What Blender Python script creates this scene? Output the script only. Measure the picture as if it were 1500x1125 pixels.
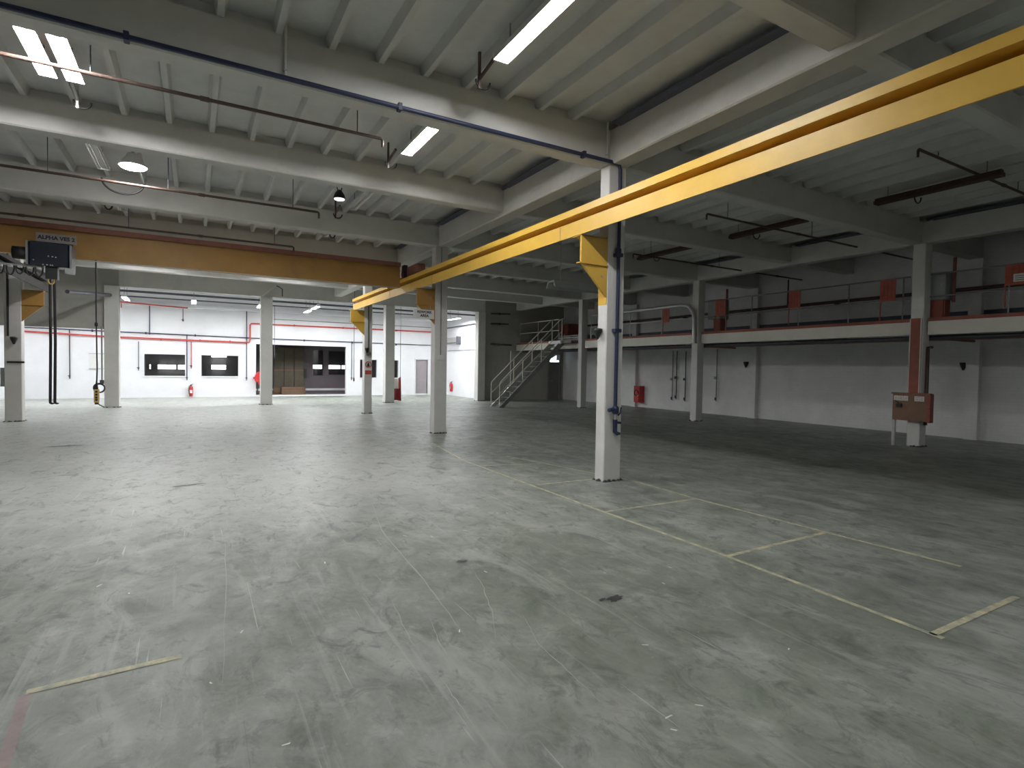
import bpy, bmesh, math, random
from mathutils import Vector, Matrix
random.seed(7)
for o in list(bpy.data.objects): bpy.data.objects.remove(o)
SC = bpy.context.scene; COL = SC.collection

# ---------------------------------------------------------------- camera, world, exposure
def setup_camera():
    f, yaw, pitch, roll = 808.6, 0.521054, -0.0285259, -0.0157219
    cy, sy, cp, sp, cr, sr = math.cos(yaw), math.sin(yaw), math.cos(pitch), math.sin(pitch), math.cos(roll), math.sin(roll)
    r = Vector((cy, -sy, 0)); f0 = Vector((sy, cy, 0)); u = Vector((0, 0, 1))
    fw = cp*f0 + sp*u; d = -(cp*u - sp*f0)
    r2 = cr*r + sr*d; d2 = cr*d - sr*r
    cam = bpy.data.cameras.new('camera'); cam.sensor_width = 36; cam.sensor_fit = 'HORIZONTAL'
    cam.lens = f/1500*36; cam.clip_start = .05; cam.clip_end = 200
    ob = bpy.data.objects.new('camera', cam); COL.objects.link(ob)
    m = Matrix((r2, -d2, -fw)).transposed().to_4x4(); m.translation = Vector((0, 0, 1.65))
    ob.matrix_world = m; SC.camera = ob
setup_camera()
w = bpy.data.worlds.new('world'); SC.world = w; w.use_nodes = True
w.node_tree.nodes['Background'].inputs[0].default_value = (.5, .55, .6, 1)
w.node_tree.nodes['Background'].inputs[1].default_value = .05
vs = SC.view_settings; vs.view_transform = 'Standard'; vs.look = 'None'; vs.gamma = 1; vs.use_curve_mapping = False
vs.exposure = 0.9
TUBE = 132.0        # radiance of a fluorescent tube in the hall
TUBE_BAY = 185.0    # radiance of a tube in the bright back bay
FLOOD = 70.0

# ---------------------------------------------------------------- materials
def newmat(name):
    m = bpy.data.materials.new(name); m.use_nodes = True
    nt = m.node_tree; b = nt.nodes['Principled BSDF']
    return m, nt, b
def N(nt, t, **kw):
    n = nt.nodes.new(t)
    for k, v in kw.items():
        if k in n.inputs: n.inputs[k].default_value = v
        else: setattr(n, k, v)
    return n
def ramp(nt, fac, stops):
    r = nt.nodes.new('ShaderNodeValToRGB'); e = r.color_ramp.elements
    while len(e) < len(stops): e.new(.5)
    for i, (p, c) in enumerate(stops):
        e[i].position = p; e[i].color = (c, c, c, 1) if not isinstance(c, tuple) else (*c, 1)
    nt.links.new(fac, r.inputs[0]); return r.outputs[0]
def mix(nt, fac, a, b, mode='MIX'):
    n = nt.nodes.new('ShaderNodeMix'); n.data_type = 'RGBA'; n.blend_type = mode
    for sock, v in ((n.inputs[0], fac), (n.inputs[6], a), (n.inputs[7], b)):
        if hasattr(v, 'links'): nt.links.new(v, sock)
        elif isinstance(v, tuple): sock.default_value = (*v, 1)
        else: sock.default_value = v
    return n.outputs[2]
def coords(nt, scale=(1, 1, 1), rot=(0, 0, 0)):
    tc = nt.nodes.new('ShaderNodeTexCoord'); mp = nt.nodes.new('ShaderNodeMapping')
    mp.inputs['Scale'].default_value = scale; mp.inputs['Rotation'].default_value = rot
    nt.links.new(tc.outputs['Object'], mp.inputs[0]); return mp.outputs[0]
def noise(nt, vec, scale, detail=5, rough=.6, dist=0):
    n = N(nt, 'ShaderNodeTexNoise', Scale=scale, Detail=detail, Roughness=rough, Distortion=dist)
    nt.links.new(vec, n.inputs['Vector']); return n.outputs[0]
def bump(nt, b, h, s=.2, d=.02):
    n = N(nt, 'ShaderNodeBump', Strength=s, Distance=d); nt.links.new(h, n.inputs['Height']); nt.links.new(n.outputs[0], b.inputs['Normal'])

def painted(name, c, var=.12, rough=.55, scale=6, metal=0, dirt=0, dirtc=(.12, .10, .08), bmp=.1):
    m, nt, b = newmat(name)
    v = coords(nt); n = noise(nt, v, scale, 6, .65)
    lo = tuple(x*(1-var) for x in c); hi = tuple(min(1, x*(1+var)) for x in c)
    col = ramp(nt, n, [(.3, lo), (.7, hi)])
    if dirt:
        n2 = noise(nt, v, scale*.55, 7, .75, .4)
        f = ramp(nt, n2, [(.52, 0.0), (.72, dirt)])
        col = mix(nt, f, col, dirtc)
    nt.links.new(col, b.inputs['Base Color']); b.inputs['Roughness'].default_value = rough; b.inputs['Metallic'].default_value = metal
    if bmp: bump(nt, b, noise(nt, v, scale*8, 3), bmp, .004)
    return m
def emis(name, c, s):
    m, nt, b = newmat(name); b.inputs['Base Color'].default_value = (.9, .9, .9, 1)
    b.inputs['Emission Color'].default_value = (*c, 1); b.inputs['Emission Strength'].default_value = s; return m

def floor_mat():
    m, nt, b = newmat('worn green grey concrete')
    v = coords(nt)
    big = ramp(nt, noise(nt, v, .42, 3, .55, .4), [(.32, .80), (.68, 1.22)])
    base = ramp(nt, noise(nt, coords(nt, (1.15, .85, 1), (0, 0, .25)), 2.6, 12, .70, .5), [(.30, (.135, .155, .125)), (.46, (.225, .248, .212)), (.56, (.272, .294, .258)), (.70, (.41, .425, .39))])
    base = mix(nt, 1.0, base, big, 'MULTIPLY')
    # paler left aisle: dust, with lamp and bay light mixed into the floor colour (starts about 6 m in, ragged edge, left of the yellow line)
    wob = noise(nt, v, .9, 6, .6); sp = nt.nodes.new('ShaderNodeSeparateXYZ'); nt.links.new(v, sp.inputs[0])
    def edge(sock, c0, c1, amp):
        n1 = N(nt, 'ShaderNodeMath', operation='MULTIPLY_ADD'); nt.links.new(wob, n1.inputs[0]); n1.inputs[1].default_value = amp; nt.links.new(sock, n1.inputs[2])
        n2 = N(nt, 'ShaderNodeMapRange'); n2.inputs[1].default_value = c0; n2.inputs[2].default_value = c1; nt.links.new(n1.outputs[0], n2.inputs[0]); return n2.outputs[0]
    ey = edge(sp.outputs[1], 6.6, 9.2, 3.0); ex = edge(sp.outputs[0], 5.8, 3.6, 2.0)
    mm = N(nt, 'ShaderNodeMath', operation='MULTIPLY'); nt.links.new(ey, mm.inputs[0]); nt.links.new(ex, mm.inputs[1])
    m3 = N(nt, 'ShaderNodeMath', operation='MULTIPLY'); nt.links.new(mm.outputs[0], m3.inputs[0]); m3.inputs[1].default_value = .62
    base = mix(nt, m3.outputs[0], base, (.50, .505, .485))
    f = ramp(nt, noise(nt, coords(nt, (1.3, .6, 1), (0, 0, .22)), 1.5, 9, .66, 1.0), [(.50, 0.0), (.66, .75)])
    col = mix(nt, f, base, (.42, .435, .40))                      # dusty scuffed patches
    f = ramp(nt, noise(nt, coords(nt, (1, .6, 1), (0, 0, -.35)), 4.2, 8, .74, 1.2), [(.535, 0.0), (.66, .74)])
    col = mix(nt, f, col, (.105, .115, .10))                      # dark rubbed smudges
    f = ramp(nt, noise(nt, coords(nt, (1, .7, 1), (0, 0, .3)), 11, 5, .72, .6), [(.56, 0.0), (.70, .7)])
    col = mix(nt, f, col, (.14, .15, .13))
    v3 = coords(nt, (9, .28, 1), (0, 0, .20))
    f = ramp(nt, noise(nt, v3, 1.6, 4, .6, .25), [(.60, 0.0), (.70, .42)])
    col = mix(nt, f, col, (.46, .47, .45))                        # tyre drag streaks
    v4 = coords(nt, (30, .55, 1), (0, 0, .28))
    f = ramp(nt, noise(nt, v4, 1.3, 3, .5, .5), [(.70, 0.0), (.74, .6)])
    col = mix(nt, f, col, (.62, .63, .61))                        # fine scratches
    v5 = coords(nt, (24, .7, 1), (0, 0, -.35))
    f = ramp(nt, noise(nt, v5, 1.1, 3, .5, .7), [(.73, 0.0), (.77, .5)])
    col = mix(nt, f, col, (.12, .13, .12))
    f = ramp(nt, noise(nt, v, 22, 3, .6), [(.66, 0.0), (.76, .45)])
    col = mix(nt, f, col, (.5, .51, .49))                         # pale speckle
    nt.links.new(col, b.inputs['Base Color'])
    r = ramp(nt, noise(nt, v, 3, 6, .7), [(.3, .34), (.7, .56)]); nt.links.new(r, b.inputs['Roughness'])
    b.inputs['Specular IOR Level'].default_value = .5
    bump(nt, b, noise(nt, v, 9, 8, .7), .22, .012)
    return m
def line_mat():
    m, nt, b = newmat('worn yellow floor paint')
    v = coords(nt)
    f = ramp(nt, noise(nt, v, 9, 6, .75), [(.36, 0.0), (.60, 1.0)])
    nt.links.new(mix(nt, f, (.33, .34, .30), (.68, .63, .40)), b.inputs['Base Color']); b.inputs['Roughness'].default_value = .6
    return m
def block_mat():
    m, nt, b = newmat('white painted blockwork')
    tc = nt.nodes.new('ShaderNodeTexCoord'); mp = nt.nodes.new('ShaderNodeMapping')
    mp.inputs['Rotation'].default_value = (math.pi/2, 0, math.pi/2); nt.links.new(tc.outputs['Object'], mp.inputs[0])
    sx = nt.nodes.new('ShaderNodeSeparateXYZ'); nt.links.new(tc.outputs['Object'], sx.inputs[0])
    cb = nt.nodes.new('ShaderNodeCombineXYZ'); nt.links.new(sx.outputs[1], cb.inputs[0]); nt.links.new(sx.outputs[2], cb.inputs[1])
    br = N(nt, 'ShaderNodeTexBrick', Scale=1.0); br.inputs['Brick Width'].default_value = .24; br.inputs['Row Height'].default_value = .085
    br.inputs['Mortar Size'].default_value = .006; br.inputs['Color1'].default_value = (.86, .86, .85, 1); br.inputs['Color2'].default_value = (.84, .84, .83, 1); br.inputs['Mortar'].default_value = (.80, .80, .79, 1)
    nt.links.new(cb.outputs[0], br.inputs[0])
    n = ramp(nt, noise(nt, coords(nt), 1.3, 7, .7), [(.35, .88), (.65, 1.0)])
    nt.links.new(mix(nt, 1.0, br.outputs[0], n, 'MULTIPLY'), b.inputs['Base Color']); b.inputs['Roughness'].default_value = .7
    bump(nt, b, br.outputs[1], -.12, .004); return m
def glass_mat():
    m = bpy.data.materials.new('window glass'); m.use_nodes = True; nt = m.node_tree; nt.nodes.clear()
    out = nt.nodes.new('ShaderNodeOutputMaterial'); t = nt.nodes.new('ShaderNodeBsdfTransparent'); t.inputs[0].default_value = (.82, .84, .85, 1)
    g = nt.nodes.new('ShaderNodeBsdfGlossy'); g.inputs['Roughness'].default_value = .03
    fr = nt.nodes.new('ShaderNodeFresnel'); fr.inputs[0].default_value = 1.45; mx = nt.nodes.new('ShaderNodeMixShader')
    nt.links.new(fr.outputs[0], mx.inputs[0]); nt.links.new(t.outputs[0], mx.inputs[1]); nt.links.new(g.outputs[0], mx.inputs[2]); nt.links.new(mx.outputs[0], out.inputs[0])
    return m
M = dict(
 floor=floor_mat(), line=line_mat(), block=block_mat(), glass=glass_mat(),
 redline=painted('faded red floor paint', (.36, .29, .275), .15, .7, 12),
 shadow=painted('soot black paint', (.016, .013, .011), .2, .85, 8),
 scratch=painted('pale scored concrete', (.42, .43, .405), .1, .7, 14),
 oil=painted('dark oil stain', (.05, .05, .045), .3, .35, 9),
 ceil=painted('dusty ceiling concrete', (.61, .61, .59), .07, .85, 2.2, dirt=.3, dirtc=(.43, .43, .395)),
 beam=painted('grey white painted concrete', (.62, .61, .58), .07, .8, 1.6, dirt=.25, dirtc=(.36, .33, .29)),
 colm=painted('white painted concrete', (.70, .69, .67), .05, .7, 4, dirt=.25, dirtc=(.48, .46, .42)),
 white=painted('white wall paint', (.84, .84, .86), .03, .7, 2),
 greywall=painted('grey plastered wall', (.40, .39, .355), .10, .85, 1.4, dirt=.3, dirtc=(.28, .26, .23)),
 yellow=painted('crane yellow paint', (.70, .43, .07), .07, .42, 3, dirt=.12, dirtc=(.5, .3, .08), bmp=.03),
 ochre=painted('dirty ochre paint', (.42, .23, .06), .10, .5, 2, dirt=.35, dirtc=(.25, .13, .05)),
 rust=painted('rust red primer', (.27, .11, .08), .2, .7, 5, dirt=.3),
 navy=painted('navy blue paint', (.022, .030, .075), .2, .5, 8),
 gap_shade=painted('slate blue gap shade', (.09, .10, .14), .15, .8, 6),
 blue=painted('dark blue hoist enamel', (.006, .010, .022), .25, .3, 7),
 black=painted('black plastic', (.015, .015, .016), .2, .45, 8),
 brownpipe=painted('brown painted pipe', (.085, .05, .04), .25, .5, 6),
 greypipe=painted('grey conduit', (.25, .25, .26), .15, .5, 6, metal=.3),
 darkpipe=painted('dark grey pipe', (.07, .07, .085), .2, .5, 6),
 red=painted('red enamel', (.52, .035, .035), .12, .35, 6),
 redpipe=painted('red fire main paint', (.55, .07, .06), .12, .45, 6),
 brickred=painted('brick red paint', (.30, .085, .055), .18, .6, 5, dirt=.3),
 orange=painted('orange red sign paint', (.42, .085, .05), .2, .55, 8, dirt=.25, dirtc=(.3, .2, .17)),
 steel=painted('galvanised steel', (.52, .52, .50), .12, .42, 9, metal=.6),
 cream=painted('cream painted steel', (.70, .68, .60), .06, .5, 3, dirt=.2, dirtc=(.5, .46, .4)),
 stair=painted('grey stair paint', (.28, .28, .27), .2, .6, 6),
 tread=painted('chequer plate', (.10, .095, .09), .2, .5, 12),
 signw=painted('white sign board', (.78, .78, .75), .04, .5, 5),
 plate=painted('grey label plate', (.30, .27, .27), .1, .5, 9),
 ink=painted('black lettering', (.02, .02, .022), .1, .6, 9),
 maroon=painted('maroon stand paint', (.22, .014, .02), .12, .45, 6),
 signred=painted('sign red', (.58, .09, .06), .1, .5, 8),
 brown=painted('brown cabinet paint', (.22, .12, .07), .18, .55, 4, dirt=.3),
 ply=painted('brown plywood', (.105, .085, .06), .22, .7, 3, dirt=.35, dirtc=(.06, .045, .035)),
 mauve=painted('mauve grey plaster', (.17, .14, .155), .08, .8, 2),
 darkroom=painted('dark room paint', (.24, .23, .23), .12, .8, 2),
 doorgrey=painted('grey mauve door', (.36, .32, .34), .06, .55, 3),
 cabgrey=painted('grey green enamel', (.38, .40, .385), .06, .5, 4),
 lampwhite=painted('white enamel batten', (.75, .75, .73), .04, .4, 6),
 dado=painted('slate blue dado paint', (.10, .12, .16), .15, .7, 2),
 tube_off=painted('unlit tube glass', (.62, .62, .60), .03, .25, 6),
 yplast=painted('yellow pendant plastic', (.62, .42, .14), .1, .4, 8),
 tube=emis('lit tube', (.985, .99, 1.0), TUBE), tubeb=emis('lit bay tube', (.95, .98, 1.0), TUBE_BAY), flood=emis('lit flood lens', (1, .99, .97), FLOOD),
 tubefar=emis('lit stand-in tube', (1, .97, .95), 5.0), sky=emis('bright transom window', (.75, .9, 1.0), 1.6), bulb=emis('faint bulb', (1, .98, .95), 1.0),
)

# ---------------------------------------------------------------- mesh helpers
class MB:
    def __init__(s): s.v = []; s.f = []; s.sm = []
    def add(s, vs_, fs, smooth=False):
        k = len(s.v); s.v += [tuple(p) for p in vs_]
        for f in fs: s.f.append([i+k for i in f]); s.sm.append(smooth)
        return s
    def box(s, x0, x1, y0, y1, z0, z1):
        if x0 > x1: x0, x1 = x1, x0
        if y0 > y1: y0, y1 = y1, y0
        if z0 > z1: z0, z1 = z1, z0
        return s.add([(x0,y0,z0),(x1,y0,z0),(x1,y1,z0),(x0,y1,z0),(x0,y0,z1),(x1,y0,z1),(x1,y1,z1),(x0,y1,z1)],
            [(0,3,2,1),(4,5,6,7),(0,1,5,4),(1,2,6,5),(2,3,7,6),(3,0,4,7)])
    def cbox(s, x0, x1, y0, y1, z0, z1, c=.02):           # box with chamfered vertical edges and rims
        p = [(x0+c,y0),(x1-c,y0),(x1,y0+c),(x1,y1-c),(x1-c,y1),(x0+c,y1),(x0,y1-c),(x0,y0+c)]
        cx, cy = (x0+x1)/2, (y0+y1)/2; e = c*.6
        def rg(z, k): return [(x+(k if x < cx else -k), y+(k if y < cy else -k), z) for x, y in p]
        R = [rg(z0, e), rg(z0+e, 0), rg(z1-e, 0), rg(z1, e)]
        vs_ = [q for r in R for q in r]; fs = [tuple(range(7, -1, -1)), tuple(range(24, 32))]
        for a in range(3):
            for i in range(8): j = (i+1) % 8; fs.append((a*8+i, a*8+j, a*8+8+j, a*8+8+i))
        return s.add(vs_, fs)
    def prism(s, prof, axis, a, b):                        # profile of (u,v) pairs swept along axis from a to b
        n = len(prof)
        def P(u, v, t): return (t,u,v) if axis == 'x' else (u,t,v) if axis == 'y' else (u,v,t)
        vs_ = [P(u,v,a) for u,v in prof]+[P(u,v,b) for u,v in prof]
        fs = [tuple(range(n-1,-1,-1)), tuple(range(n,2*n))]+[(i,(i+1)%n,n+(i+1)%n,n+i) for i in range(n)]
        return s.add(vs_, fs)
    def tube(s, pts, r, n=10, cap=True):
        pts = [Vector(p) for p in pts]; rings = []
        prev = None
        for i, p in enumerate(pts):
            t = (pts[min(i+1,len(pts)-1)]-pts[max(i-1,0)]).normalized()
            if prev is None: a = t.orthogonal().normalized()
            else:
                a = prev-t*prev.dot(t); a = a.normalized() if a.length > 1e-6 else t.orthogonal().normalized()
            prev = a; b = t.cross(a); rr = r[i] if isinstance(r, (list, tuple)) else r
            rings.append([p+(a*math.cos(2*math.pi*k/n)+b*math.sin(2*math.pi*k/n))*rr for k in range(n)])
        k0 = [q for R in rings for q in R]
        fs = [(i*n+k, i*n+(k+1)%n, (i+1)*n+(k+1)%n, (i+1)*n+k) for i in range(len(rings)-1) for k in range(n)]
        s.add(k0, fs, True)
        if cap:
            s.add(rings[0], [tuple(range(n-1,-1,-1))]); s.add(rings[-1], [tuple(range(n))])
        return s
    def lathe(s, c, prof, n=16, axis='z'):                 # prof: (radius, height)
        c = Vector(c); rings = []
        for r, h in prof:
            R = []
            for k in range(n):
                a = 2*math.pi*k/n; u, v = r*math.cos(a), r*math.sin(a)
                R.append(c+Vector((u,v,h) if axis == 'z' else (h,u,v) if axis == 'x' else (v,h,u)))
            rings.append(R)
        fs = [(i*n+k, i*n+(k+1)%n, (i+1)*n+(k+1)%n, (i+1)*n+k) for i in range(len(rings)-1) for k in range(n)]
        s.add([q for R in rings for q in R], fs, True)
        s.add(rings[0], [tuple(range(n-1,-1,-1))]); s.add(rings[-1], [tuple(range(n))]); return s
    def torus(s, c, R, r, axis='y', a0=0, a1=2*math.pi, n=24, m=8, sq=1.0):
        c = Vector(c); pts = []
        for i in range(n+1):
            a = a0+(a1-a0)*i/n; u, v = R*math.cos(a), R*sq*math.sin(a)
            pts.append(c+Vector((u,0,v) if axis == 'y' else (0,u,v) if axis == 'x' else (u,v,0)))
        return s.tube(pts, r, m)
    def build(s, name, mat, parent=None, at=None):
        o0 = wpos(parent) if parent else Vector(at or (0,0,0))
        me = bpy.data.meshes.new(name)
        me.from_pydata([tuple(Vector(p)-o0) for p in s.v], [], s.f); me.update()
        bm = bmesh.new(); bm.from_mesh(me); bmesh.ops.recalc_face_normals(bm, faces=bm.faces); bm.to_mesh(me); bm.free()
        me.polygons.foreach_set('use_smooth', s.sm)
        me.materials.append(M[mat] if isinstance(mat, str) else mat)
        o = bpy.data.objects.new(name, me); COL.objects.link(o)
        if parent: o.parent = parent
        else: o.location = o0
        return o
def wpos(o):
    v = Vector((0,0,0))
    while o: v += o.location; o = o.parent
    return v
def tag(o, label=None, cat=None, group=None, kind=None):
    for k, v in (('label',label),('category',cat),('group',group),('kind',kind)):
        if v: o[k] = v
    return o
def thing(name, loc, label, cat, group=None, kind=None):
    o = bpy.data.objects.new(name, None); COL.objects.link(o); o.location = loc; o.empty_display_size = .1
    return tag(o, label, cat, group, kind)
def copy_tree(o, dloc, label=None, parent=None):
    c = o.copy(); COL.objects.link(c)
    if parent: c.parent = parent
    else: c.location = o.location+Vector(dloc)
    if label: c['label'] = label
    for ch in list(o.children): copy_tree(ch, (0,0,0), None, c)
    return c
def B(*a): return MB().box(*a)
def T(pts, r, n=10): return MB().tube(pts, r, n)
def text(name, body, size, mat, parent, loc, rot, extrude=.001, bold=0):
    cu = bpy.data.curves.new(name, 'FONT'); cu.body = body; cu.size = size; cu.extrude = extrude; cu.align_x = 'CENTER'; cu.align_y = 'CENTER'; cu.resolution_u = 2; cu.offset = bold
    t = bpy.data.objects.new(name+'_src', cu); COL.objects.link(t)
    bpy.context.view_layer.update()
    me = bpy.data.meshes.new_from_object(t.evaluated_get(bpy.context.evaluated_depsgraph_get()))
    bpy.data.objects.remove(t); me.name = name; me.materials.clear(); me.materials.append(M[mat])
    o = bpy.data.objects.new(name, me); COL.objects.link(o); o.parent = parent
    o.location = Vector(loc)-wpos(parent); o.rotation_euler = rot; return o
FACE_Y = (math.pi/2, 0, 0)                    # lettering readable from -Y
FACE_X = (math.pi/2, 0, -math.pi/2)           # lettering readable from -X

# ---------------------------------------------------------------- shell
XL, XR, YN, YB, ZC = -9.0, 17.4, -6.0, 24.8, 5.23
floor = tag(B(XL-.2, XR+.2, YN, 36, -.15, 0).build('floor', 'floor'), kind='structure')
ceiling = tag(B(XL-.2, XR+.2, YN, 36, ZC, ZC+.2).build('ceiling', 'ceil'), kind='structure')
tag(B(XR, XR+.2, YN, 24.9, 0, ZC).build('wall_right', 'block'), kind='structure')
tag(B(XL-.2, XL, YN, 24.7, 0, ZC).build('wall_left', 'beam'), kind='structure')
tag(B(XL-.2, XR+.2, YN-.2, YN, 0, ZC).build('wall_near', 'beam'), kind='structure')
# partition at the end of the hall: grey return with a door on the right, panel and lintel over the openings
wp = MB().box(12.5, 16.45, 24.75, 24.95, 0, ZC).box(17.2, XR, 24.75, 24.95, 0, ZC).box(16.45, 17.2, 24.75, 24.95, 2.42, ZC)
tag(wp.build('wall_partition', 'greywall'), kind='structure')
tag(B(XL, -2.4, 24.6, 24.8, 2.83, ZC).build('wall_hanging', 'greywall'), kind='structure')
tag(B(-2.4, 12.5, 24.55, 24.9, 4.40, ZC).build('trim_lintel', 'beam'), kind='structure')
# bright back bay
wb = MB()
for a in ((-7.2,-2.07,0,ZC),(-2.07,-.43,0,1.03),(-2.07,-.43,2.05,ZC),(-.43,.26,0,ZC),(.26,1.87,0,1.03),(.26,1.87,2.05,ZC),(1.87,2.68,0,ZC),
          (2.68,7.19,2.68,ZC),(7.19,7.95,0,ZC),(7.95,8.9,0,1.0),(7.95,8.9,2.0,ZC),(8.9,9.5,0,ZC),(9.5,10.15,0,1.0),(9.5,10.15,2.0,ZC),(10.15,11.2,0,ZC),(11.2,11.95,2.07,ZC),(11.95,13.2,0,ZC)):
    wb.box(a[0], a[1], 30.9, 31.1, a[2], a[3])
tag(wb.build('wall_back', 'white'), kind='structure')
tag(B(-7.2, -7.0, 24.8, 30.9, 0, ZC).build('wall_bay_left', 'white'), kind='structure')
tag(B(13.0, 13.2, 24.95, 30.9, 0, ZC).build('wall_bay_right', 'white'), kind='structure')
tag(B(-7.0, 13.0, 24.9, 30.9, 5.20, ZC).build('ceiling_bay', 'white'), kind='structure')
tag(B(-7.0, 13.0, 30.6, 30.9, 4.30, 4.42).build('trim_ledge', 'white'), kind='structure')
# rooms behind the back wall
for nm, (x0, x1, yb, mt) in {'wall_office': (-3.2, 2.45, 33.2, 'darkroom'), 'wall_store': (2.5, 9.1, 33.6, 'mauve'), 'wall_cupboard': (9.2, 12.3, 32.6, 'doorgrey')}.items():
    q = MB()
    if nm == 'wall_store':
        tag(B(5.6, 8.6, 35.38, 35.4, 0, 3.0).build('wall_lamp_room', 'black'), kind='structure')
        q.box(x0, 5.93, yb, yb+.15, 0, 3.0).box(6.5, 6.81, yb, yb+.15, 0, 3.0).box(8.2, x1, yb, yb+.15, 0, 3.0)
        q.box(5.93, 6.5, yb, yb+.15, 0, 1.05).box(5.93, 6.5, yb, yb+.15, 2.52, 3.0).box(6.81, 8.2, yb, yb+.15, 0, 1.1).box(6.81, 8.2, yb, yb+.15, 2.5, 3.0)
        q.box(5.6, 8.6, 35.4, 35.5, 0, 3.0).box(5.5, 5.6, yb+.15, 35.5, 0, 3).box(8.6, 8.7, yb+.15, 35.5, 0, 3)
    else: q.box(x0, x1, yb, yb+.1, 0, 3.0)
    q.box(x0-.04, x0, 31.1, yb, 0, 3.0).box(x1, x1+.04, 31.1, yb, 0, 3.0).box(x0, x1, 31.1, 35.5 if nm == 'wall_store' else yb, 3.0, 3.1)
    tag(q.build(nm, mt), kind='structure')

def window(n, x0, x1, z0, z1, y, sill='white', mull=()):
    t = thing('window_%d' % n, (x0, y, z0), None, None, None, 'structure')
    f = MB().box(x0-.05, x1+.05, y-.03, y+.05, z1, z1+.05).box(x0-.05, x1+.05, y-.05, y+.05, z0-.05, z0).box(x0-.05, x0, y-.03, y+.05, z0, z1).box(x1, x1+.05, y-.03, y+.05, z0, z1)
    for mx in mull: f.box(mx-.02, mx+.02, y+.03, y+.07, z0, z1)
    f.build('window_frame', sill, t)
    B(x0, x1, y+.09, y+.1, z0, z1).build('pane', 'glass', t); return t
window(1, -2.07, -.43, 1.03, 2.05, 30.9, mull=()); window(2, .26, 1.87, 1.03, 2.05, 30.9, mull=())
window(3, 7.95, 8.9, 1.0, 2.0, 30.9, mull=(8.42,)); window(4, 9.5, 10.15, 1.0, 2.0, 30.9)
window(5, 5.93, 6.5, 1.05, 2.52, 33.6, 'mauve'); window(6, 6.81, 8.2, 1.1, 2.5, 33.6, 'mauve')
d = thing('door_1', (11.2, 30.9, 0), None, None, None, 'structure')
MB().box(11.2, 11.95, 30.98, 31.02, 0.01, 2.07).build('door_leaf', 'doorgrey', d)
MB().box(11.14, 11.2, 30.86, 31.1, 0, 2.13).box(11.95, 12.01, 30.86, 31.1, 0, 2.13).box(11.14, 12.01, 30.86, 31.1, 2.07, 2.13).build('door_frame', 'white', d)
MB().tube([(11.3,30.98,1.0),(11.3,30.92,1.0),(11.42,30.92,1.0)], .012).build('door_handle', 'steel', d)
d = thing('door_2', (16.45, 24.75, 0), None, None, None, 'structure')
B(16.5, 17.15, 24.8, 24.85, .01, 1.95).build('door_leaf', 'darkroom', d)
MB().box(16.4, 16.5, 24.7, 24.95, 0, 2.42).box(17.15, 17.25, 24.7, 24.95, 0, 2.42).box(16.5, 17.15, 24.7, 24.95, 1.95, 2.02).box(16.5, 17.15, 24.7, 24.95, 2.12, 2.16).build('door_frame', 'darkroom', d)
MB().box(16.5, 17.15, 24.82, 24.84, 2.02, 2.12).prism([(16.6,2.16),(17.0,2.16),(17.0,2.38)], 'y', 24.82, 24.84).build('transom_pane', 'sky', d)
MB().tube([(16.6,24.8,1.0),(16.6,24.74,1.0),(16.72,24.74,1.0)], .012).build('door_handle', 'steel', d)
# right wall piers and the blue dado of the gallery
for i, y in enumerate((-.3, 6.4, 12.83, 19.0)):
    tag(MB().box(XR-.16, XR, y-.14, y+.14, 0, 2.52).box(XR-.16, XR, y-.14, y+.14, 2.9, 4.62).build('pillar', 'block'), kind='structure')
tag(B(XR-.02, XR, YN, 24.7, 2.9, 3.32).build('trim_dado', 'dado'), kind='structure')
tag(B(-7.0, 13.0, 30.88, 30.9, 0, .08).build('baseboard_back', 'white'), kind='structure')

# ---------------------------------------------------------------- beams, joists
XG = [(-4.42, -4.10), (5.20, 5.52), (14.28, 14.58)]
CY = [(6.32, 6.58), (12.78, 13.04), (19.05, 19.31)]
PRI = [(-.13, .13)]+CY; SEC = [(-3.4, -3.14), (2.90, 3.16), (9.50, 9.76), (16.0, 16.26), (22.1, 22.36)]
spans = [(XL, XG[0][0]), (XG[0][1], XG[1][0]), (XG[1][1], XG[2][0]), (XG[2][1], XR)]
def beam_prof(y0, y1, z0):        # bottom chamfers, ledge carrying the joists, narrower upstand
    return [(y0+.02,z0),(y1-.02,z0),(y1,z0+.02),(y1,5.10),(y1-.07,5.10),(y1-.07,ZC),(y0+.07,ZC),(y0+.07,5.10),(y0,5.10),(y0,z0+.02)]
for y0, y1 in sorted(PRI+SEC):
    for x0, x1 in spans:
        bb = MB().prism(beam_prof(y0, y1, 4.62 if (y0, y1) in PRI else 4.69), 'x', x0, x1)
        tag(bb.build('beam', 'beam'), kind='structure', group='white concrete cross beams under the roof')
for x0, x1 in XG:
    tag(MB().prism([(x0+.02,4.62),(x1-.02,4.62),(x1,4.64),(x1,5.10),(x0,5.10),(x0,4.64)], 'y', YN, 24.55).build('beam', 'beam'), kind='structure', group='long concrete beams above the columns')
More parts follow.
